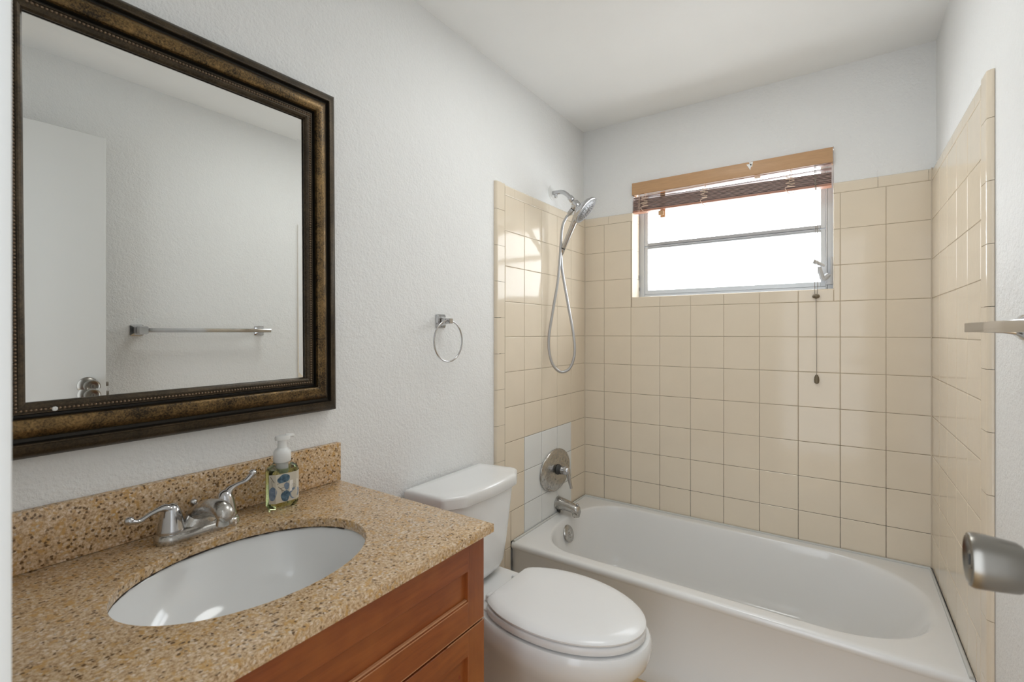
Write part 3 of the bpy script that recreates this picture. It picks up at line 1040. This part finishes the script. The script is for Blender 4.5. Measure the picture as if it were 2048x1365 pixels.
# sink
sk = thing('sink', (SX, SY, .70), 'white oval undermount basin in the granite top', 'sink')
bm = bmesh.new()
rings = []
prof = [(.030, .832), (.012, .832), (.006, .8305), (.004, .826), (.000, .810), (-.010, .780), (-.030, .745), (-.062, .715), (-.10, .700), (-.135, .695)]
for d_, z in prof:
    rings.append([ell(k, SA + d_, SBb + d_, z) for k in range(NN)])
outs = [(-.135, .685), (-.09, .690), (-.05, .703), (-.018, .735), (.004, .775), (.012, .81), (.030, .824)]
rr_ = rings + [[ell(k, SA + d_, SBb + d_, z) for k in range(NN)] for d_, z in outs] + [rings[0]]
loft(bm, rr_[:len(rings)], False, True)
loft(bm, rr_[len(rings):], True, False)
link('basin', bm, 'ceramic', sk, 60)
bm = bmesh.new(); lathe(bm, (SX, SY, .6955), (0, 0, 1), [(.024, 0), (.024, .002), (.018, .003), (.014, .001), (.004, .001)], 28)
link('drain', bm, 'chrome', sk, 40)
# dirty sealant bead behind the cut-out
bm = bmesh.new()
kk = list(range(26, 70))
tube(bm, [ell(k, SA + .0012, SBb + .0012, .8326) for k in kk], .001, 6, smooth=False, radii=[random.choice((.0007, .0010, .0014, .0018)) for k in kk])
tag(link('sealant_line', bm, 'dark', sk, 40), 'dark mildewed sealant along the rim')

# ------------------------------------------------------------------ faucet
fa = thing('faucet', (.068, -1.985, CT), 'chrome two handle centerset faucet behind the oval sink', 'faucet')
FX, FYc = .066, -1.985


def stadium(hl, hw, z, n=12, mid=0.0):
    pts = []
    for s, a0 in ((1, 0), (-1, 180)):
        for k in range(n + 1):
            a = math.radians(a0 + 180 * k / n)
            pts.append(Vector((FX + hw * math.cos(a), FYc + s * (hl - hw) + hw * math.sin(a), z)))
    return pts


bm = bmesh.new()
loft(bm, [stadium(.079, .0270, CT), stadium(.080, .0278, CT + .003), stadium(.0795, .0272, CT + .013), stadium(.077, .0250, CT + .0165), stadium(.0745, .0225, CT + .018), stadium(.074, .0215, CT + .022), stadium(.071, .018, CT + .024)])
link('base', bm, 'wornchrome', fa, 40)
bm = bmesh.new()
# spout: hollow looking hump that rises over the base
rings = []
for x, z, ry, rz in ((.045, .868, .020, .010), (.052, .884, .024, .016), (.070, .897, .023, .020), (.095, .909, .0205, .0195), (.125, .918, .0185, .018), (.155, .922, .0175, .0175), (.173, .9205, .0172, .0172), (.186, .916, .015, .015), (.192, .912, .009, .009)):
    rings.append([(x, FYc + ry * math.cos(2 * PI * k / 26), z + rz * math.sin(2 * PI * k / 26)) for k in range(26)])
loft(bm, rings)
loft(bm, [[Vector((FX + a * math.cos(2 * PI * k / 26), FYc + b * math.sin(2 * PI * k / 26), z)) for k in range(26)] for a, b, z in ((.023, .046, CT + .018), (.023, .038, CT + .026), (.022, .029, CT + .036), (.020, .023, CT + .046), (.015, .017, CT + .054))])
lathe(bm, (.172, FYc, .892), (0, 0, 1), [(.011, 0), (.0125, .002), (.0125, .02)], 20)
link('spout', bm, 'wornchrome', fa, 50)
bm = bmesh.new()
lathe(bm, (.040, FYc, .868), (0, 0, 1), [(.003, 0), (.003, .035), (.006, .038), (.0075, .043), (.0065, .048), (.003, .050)], 16)
link('lift_rod', bm, 'chrome', fa, 50)
for s in (-1, 1):
    cy_ = FYc + s * .0508
    bm = bmesh.new()
    lathe(bm, (FX, cy_, CT + .020), (0, 0, 1), [(.0240, 0), (.0246, .003), (.0238, .006), (.0228, .010), (.0212, .020), (.0188, .032), (.0158, .043), (.0115, .051), (.0045, .0555)], 30)
    if s < 0: lv = [(FX, cy_, .912), (FX + .002, cy_ - .012, .924), (FX + .004, cy_ - .034, .9205), (FX + .006, cy_ - .055, .9125), (FX + .008, cy_ - .070, .9165)]
    else: lv = [(FX, cy_ - .002, .906), (FX + .000, cy_ + .010, .926), (FX + .002, cy_ + .026, .934), (FX + .003, cy_ + .044, .9385), (FX + .004, cy_ + .058, .951)]
    tube(bm, lv, .006, 14, 7, radii=[.0135, .0115, .0065, .0055, .0060, .0080], flat=.72)
    e = Vector(lv[-1])
    lathe(bm, e - Vector((0, s * .004, 0)), (0, s, .25), [(.004, -.002), (.0078, .002), (.0082, .006), (.006, .011), (.002, .0135)], 16)
    link('handle', bm, 'chrome', fa, 60)

# ------------------------------------------------------------------ soap bottle
BX, BY = .063, -1.801
ROT = math.radians(-6)
sb = thing('soap_bottle', (BX, BY, CT + .001), 'clear pump bottle of green hand soap with blue leaf label beside the faucet', 'soap bottle')
def bt(u, v, z):
    """u along the bottle width (towards +y), v towards the room"""
    return Vector((BX + v * math.cos(ROT) - u * math.sin(ROT) * -1 * -1, BY + u * math.cos(ROT) + v * math.sin(ROT), z))


def bring(hw, hd_, ch, z):
    pts = [(-hw, -hd_ + ch), (-hw + ch, -hd_), (hw - ch, -hd_), (hw, -hd_ + ch), (hw, hd_ - ch), (hw - ch, hd_), (-hw + ch, hd_), (-hw, hd_ - ch)]
    return [bt(p.x, p.y, z) for p in round_poly([Vector(p) for p in pts], .004, 3)]


BH = .0355; BD = .0215
bm = bmesh.new()
loft(bm, [bring(BH - .004, BD - .004, .010, CT + .001), bring(BH - .001, BD - .001, .011, CT + .004), bring(BH, BD, .011, CT + .008), bring(BH, BD, .011, CT + .090), bring(BH - .003, BD - .001, .011, CT + .097),
          bring(BH - .013, BD - .004, .011, CT + .104), bring(.0175, .0165, .0078, CT + .109), bring(.0165, .0160, .0078, CT + .116)])
link('bottle_body', bm, 'clear', sb, 40)
bm = bmesh.new()
loft(bm, [bring(BH - .006, BD - .006, .009, CT + .0035), bring(BH - .0025, BD - .0025, .010, CT + .008), bring(BH - .002, BD - .002, .010, CT + .086), bring(BH - .005, BD - .003, .010, CT + .0925)])
tag(link('liquid_soap', bm, 'soap', sb, 40), 'pale green liquid soap')
# label on the faces towards the room: wraps front face
bm = bmesh.new()
LZ0, LZ1 = CT + .016, CT + .084
def lab(u, v, o=0.0):
    # wraps: flat front, chamfer to the sides
    e = BH - .011
    if abs(u) <= e: return bt(u, BD + .0006 + o, v)
    t = min((abs(u) - e) / .0155, 1.0)
    s = math.copysign(1, u)
    return bt(s * (e + .011 * t + (.0005 + o) * .7), BD - .011 * t + (.0005 + o) * .7, v)
us = [-BH - .003, -BH + .011, -.012, 0, .012, BH - .011, BH + .003]
us = [-(BH - .011) - .0150, -(BH - .011), -.012, 0, .012, BH - .011, (BH - .011) + .0150]
loft(bm, [[lab(u, LZ0), lab(u, LZ1), lab(u, LZ1, .0003), lab(u, LZ0, .0003)] for u in us])
lb = link('label', bm, 'paper', sb, 20); tag(lb, 'beige paper label printed with blue eucalyptus leaves')


def blob(cu, cv, ru, rv, rot, name, mat, o):
    bm = bmesh.new(); n = 22; pts = []
    for k in range(n):
        a = 2 * PI * k / n; r_ = 1 + .06 * math.sin(3 * a + cu * 400) + .04 * math.sin(5 * a)
        du = ru * math.cos(a) * r_; dv = rv * math.sin(a) * r_
        u = cu + du * math.cos(rot) - dv * math.sin(rot); v = cv + du * math.sin(rot) + dv * math.cos(rot)
        u = max(min(u, us[-1] - .0006), us[0] + .0006)
        v = max(min(v, LZ1 - .0005), LZ0 + .0005)
        pts.append((u, v))
    loft(bm, [[lab(u, v, .0003 + o) for u, v in pts], [lab(u, v, .0005 + o) for u, v in pts]])
    return link(name, bm, mat, lb, 0)


blob(-.006, LZ0 + .056, .0150, .0100, .15, 'leaf', 'leaf', .0002)
blob(.001, LZ0 + .037, .006, .009, .1, 'leaf', 'leafp', .0001)
blob(-.002, LZ0 + .014, .0105, .0130, -.1, 'leaf', 'leaf', .0002)
blob(.0215, LZ0 + .017, .0150, .0125, .3, 'leaf', 'leafp', .0001)
blob(-.0310, LZ0 + .024, .0085, .0165, -.05, 'leaf', 'leafp', .0001)
bm = bmesh.new()
def strk(p, wd=.0005, o=.0004):
    for (a, b), (c_, d_) in zip(p, p[1:]):
        dx, dy = c_ - a, d_ - b; l = math.hypot(dx, dy); nx, ny = -dy / l * wd, dx / l * wd
        q = [(a + nx, b + ny), (c_ + nx, d_ + ny), (c_ - nx, d_ - ny), (a - nx, b - ny)]
        loft(bm, [[lab(u, v, o) for u, v in q], [lab(u, v, o + .0002) for u, v in q]])
strk([(-.036, LZ0 + .064), (-.028, LZ0 + .051), (-.018, LZ0 + .038), (-.008, LZ0 + .028), (0, LZ0 + .023)], .0008)
strk([(-.022, LZ0 + .045), (-.014, LZ0 + .047)]); strk([(-.014, LZ0 + .034), (-.002, LZ0 + .035)]); strk([(-.033, LZ0 + .055), (-.032, LZ0 + .040)]); strk([(-.011, LZ0 + .030), (-.009, LZ0 + .022)])
link('stem_print', bm, 'stem', lb, 0)
bm = bmesh.new()
q = [(.0075, LZ0 + .023), (.0265, LZ0 + .023), (.0265, LZ0 + .049), (.0075, LZ0 + .049)]
loft(bm, [[lab(u, v, .0008) for u, v in q], [lab(u, v, .0012) for u, v in q]])
link('name_panel', bm, 'paperw', lb, 0)
bm = bmesh.new()
for a, b, c_, hh in ((.013, .0205, .0385, .0007), (.0105, .0240, .0350, .00035), (.0125, .0215, .0310, .0007)):
    if hh > .0005:
        k = a
        while k < b:
            strk([(k, LZ0 + c_), (k + .0009, LZ0 + c_)], hh, .0014); k += .0016
    else: strk([(a, LZ0 + c_), (b, LZ0 + c_)], .0002, .0014)
link('fine_print', bm, 'printgrey', lb, 0)
bm = bmesh.new()
lathe(bm, bt(0, 0, CT + .109), (0, 0, 1), [(.0190, 0), (.0198, .001), (.0198, .018), (.0190, .024), (.0150, .030), (.0105, .033), (.0102, .050), (.0100, .052)], 32)
pm = link('pump_collar', bm, 'whiteplastic', sb, 40)
bm = bmesh.new()
loft(bm, [[bt(cx_ + r1 * math.cos(2 * PI * k / 24), r2 * math.sin(2 * PI * k / 24), z) for k in range(24)] for cx_, r1, r2, z in ((0, .0095, .0095, CT + .160), (.001, .0175, .012, CT + .161), (.001, .0185, .0125, CT + .166), (.001, .017, .0115, CT + .171), (0, .010, .007, CT + .1725))])
tube(bm, [bt(.010, 0, CT + .167), bt(.020, .001, CT + .169), bt(.0275, .001, CT + .167)], .0045, 12, 4, radii=[.007, .0052, .0042])
link('pump_nozzle', bm, 'whiteplastic', sb, 50)
bm = bmesh.new(); tube(bm, [bt(0, 0, CT + .109), bt(.004, 0, CT + .06), bt(.010, 0, CT + .010)], .0022, 8, 4)
lathe(bm, bt(0, 0, CT + .082), (0, 0, 1), [(.010, 0), (.0125, .004), (.0125, .026)], 20)
link('dip_tube', bm, 'whiteplastic', sb, 40)

# ------------------------------------------------------------------ mirror
wm = thing('wall_mirror', (WL, -1.980, 1.50), 'large rectangular mirror in a dark bronze moulded frame above the vanity', 'mirror')
IY0, IY1, IZ0, IZ1 = -2.2420, -1.7150, 1.1530, 1.8360


def rect_at(d, x):
    return [Vector((x, IY0 - d, IZ0 - d)), Vector((x, IY1 + d, IZ0 - d)), Vector((x, IY1 + d, IZ1 + d)), Vector((x, IY0 - d, IZ1 + d))]


def moulding(name, prof, mat, label=None):
    bm = bmesh.new(); loft(bm, [rect_at(d, x) for d, x in prof], False, False)
    bm.normal_update()
    o = link(name, bm, mat, wm, 28)
    if label: tag(o, label)
    return o


moulding('frame_back', [(-.004, .019), (-.004, WL + .0005), (.0965, WL + .0005), (.0965, .010), (.094, .012), (.03, .012), (-.004, .012)][1:], 'fdark')
moulding('inner_lip', [(-.002, .0185), (-.002, .022), (.001, .0268), (.005, .0290), (.008, .0290), (.0085, .0275), (.0145, .0275), (.0150, .0290), (.0170, .0290), (.0180, .0265)], 'fdark')
moulding('groove', [(.0180, .0265), (.0195, .0205), (.0235, .0205), (.0250, .0300)], 'fgroove')
moulding('gold_band', [(.0250, .0300), (.0262, .0365), (.0285, .0385), (.0320, .0400), (.0380, .0412), (.0440, .0405), (.0500, .0375), (.0550, .0325), (.0580, .0285)], 'fgold', 'mottled gold bronze band')
moulding('groove', [(.0580, .0285), (.0600, .0215), (.0660, .0215), (.0680, .0300)], 'fgroove')
moulding('outer_band', [(.0680, .0300), (.0690, .0318), (.0710, .0318), (.0725, .0300), (.0820, .0275), (.0900, .0220), (.0950, .0150), (.0965, .0080), (.0965, WL + .001)], 'fdark', 'dark brown outer band')
bm = bmesh.new()
dch = .0115; pitch = .0062
def bead(c, ax_):
    rings = []
    for th in (0, 30, 60, 85):
        r_ = math.radians(th)
        rings.append([c + Vector((.0034 * math.sin(r_), .0026 * math.cos(r_) * math.cos(2 * PI * k / 8), .0026 * math.cos(r_) * math.sin(2 * PI * k / 8))) for k in range(8)])
    loft(bm, rings, False, True)
ys0, ys1, zs0, zs1 = IY0 - dch, IY1 + dch, IZ0 - dch, IZ1 + dch
n = int((ys1 - ys0) / pitch)
for k in range(n + 1):
    y = ys0 + (ys1 - ys0) * k / n
    for z in (zs0, zs1): bead(Vector((.0272, y, z)), 0)
n = int((zs1 - zs0) / pitch)
for k in range(1, n):
    z = zs0 + (zs1 - zs0) * k / n
    for y in (ys0, ys1): bead(Vector((.0272, y, z)), 0)
link('beading', bm, 'fbead', wm, 60)
bm = bmesh.new()
lathe(bm, (.0285, -2.204, IZ0 - .0125), (1, 0, 0), [(.0045, 0), (.004, .0015), (.002, .002)], 7)
tag(link('chip', bm, 'whiteplastic', wm, 0), 'small pale chip in the beading')
# glass: flat centre with four bevel facets
bm = bmesh.new()
BW = .0165
xg, xe = .0165, .0165 + BW * math.tan(math.radians(.85))
t_ = bmesh.new()
A = [t_.verts.new(v) for v in rect_at(-BW, xg)]
B = [t_.verts.new(v) for v in rect_at(0.001, xe)]
Cc = [t_.verts.new(v) for v in rect_at(0.001, .0135)]
t_.faces.new(A)
for i in range(4):
    j = (i + 1) % 4
    t_.faces.new((A[i], B[i], B[j], A[j])); t_.faces.new((B[i], Cc[i], Cc[j], B[j]))
t_.faces.new(list(reversed(Cc)))
merge(bm, t_)
link('mirror_glass', bm, 'mirror', wm, 0)
wm.rotation_euler[0] = math.radians(0.4)   # hangs very slightly askew

# ------------------------------------------------------------------ towel ring
tr = thing('towel_ring', (WL, -1.163, 1.316), 'chrome towel ring on the wall between mirror and shower', 'towel ring')
bm = bmesh.new()
ry_, rz_ = -1.163, 1.316
def sq(x, h, r=.006, cy=0, cz=0): return [Vector((x, ry_ + cy + p.x, rz_ + cz + p.y)) for p in round_poly([Vector(p) for p in ((-h, -h), (h, -h), (h, h), (-h, h))], r, 4)]
loft(bm, [sq(WL, .0245), sq(WL + .004, .0245), sq(WL + .007, .021), sq(WL + .009, .0205), sq(WL + .012, .016), sq(WL + .024, .011), sq(WL + .036, .009)])
link('mounting_plate', bm, 'chrome', tr, 30)
bm = bmesh.new()
loft(bm, [sq(WL + .032, .0085, .003), sq(WL + .034, .0095, .003), sq(WL + .052, .0095, .003), sq(WL + .054, .0085, .003)])
link('ring_holder', bm, 'chrome', tr, 30)
bm = bmesh.new()
R_ = .0735; xr_ = WL + .044
pts = [(xr_ + .004 * math.sin(2 * PI * k / 64) * 0, ry_ - .004 + R_ * math.sin(2 * PI * k / 64), rz_ - R_ + .002 + R_ * math.cos(2 * PI * k / 64)) for k in range(64)]
tube(bm, pts, .0030, 10, smooth=False, closed=True)
link('ring', bm, 'chrome', tr, 60)

# ------------------------------------------------------------------ towel bar on the right wall
tb = thing('towel_bar', (WR, -1.34, 1.285), 'square chrome towel bar on the right wall near the door', 'towel bar')
zb_ = 1.285
for yc in (-1.620, -1.066):
    bm = bmesh.new()
    def sq2(x, h, r=.006): return [Vector((x, yc + p.x, zb_ + p.y)) for p in round_poly([Vector(p) for p in ((-h, -h), (h, -h), (h, h), (-h, h))], r, 4)]
    loft(bm, [sq2(WR, .0255), sq2(WR - .004, .0255), sq2(WR - .008, .0215), sq2(WR - .016, .0150), sq2(WR - .034, .0125), sq2(WR - .048, .0145), sq2(WR - .060, .0180), sq2(WR - .078, .0185, .005), sq2(WR - .090, .0165, .005)] if yc < -1.5 else
         [sq2(WR, .0255), sq2(WR - .004, .0255), sq2(WR - .008, .0215), sq2(WR - .016, .0150), sq2(WR - .034, .0115), sq2(WR - .060, .0105), sq2(WR - .070, .010)])
    link('bar_post', bm, 'chrome', tb, 30)
bm = bmesh.new(); box(bm, (WR - .087, -1.620, zb_ - .0098), (WR - .069, -1.043, zb_ + .0098), .0012, 2)
link('bar', bm, 'chrome', tb, 30)

# ------------------------------------------------------------------ door leaf, opened against the right wall
dr = bpy.data.objects.new('door_1', None); COL.objects.link(dr); dr.location = (1.352, -2.368, 0.008); OFF[dr.name] = Vector(dr.location); dr['kind'] = 'structure'
bm = bmesh.new(); box(bm, (1.352, -2.368, .008), (1.387, -1.766, 2.078), .0015, 1)
link('door_leaf', bm, 'door', dr, 30)
ky, kz = -1.826, 1.0615
bm = bmesh.new()
lathe(bm, (1.352, ky, kz), (-1, 0, 0), [(.033, 0), (.0335, .002), (.031, .006), (.020, .010), (.0135, .012), (.0125, .030), (.0140, .034), (.0200, .035), (.0222, .039), (.0236, .050), (.0248, .063), (.0250, .0680), (.0238, .0710), (.0212, .0720), (.0180, .0687), (.0085, .0675), (.0080, .0700), (.002, .0700)], 40)
kn = link('door_knob', bm, 'nickel', dr, 40); tag(kn, 'satin nickel knob with keyhole')
bm = bmesh.new(); box(bm, (1.352 - .0702, ky - .0012, kz - .005), (1.352 - .0712, ky + .0012, kz + .005))
link('keyhole', bm, 'darkmetal', kn, 0)
bm = bmesh.new(); box(bm, (1.361, -1.766, kz - .028), (1.378, -1.7645, kz + .028), .0005, 1); box(bm, (1.363, -1.766, kz - .009), (1.375, -1.754, kz + .009), .002, 2)
link('latch', bm, 'nickel', dr, 30)
bm = bmesh.new()
for hz in (.25, 1.05, 1.85): lathe(bm, (1.3495, -2.3695, hz), (0, 0, 1), [(.004, 0), (.005, .002), (.005, .086), (.004, .088)], 12)
link('hinge_pin', bm, 'nickel', dr, 40)
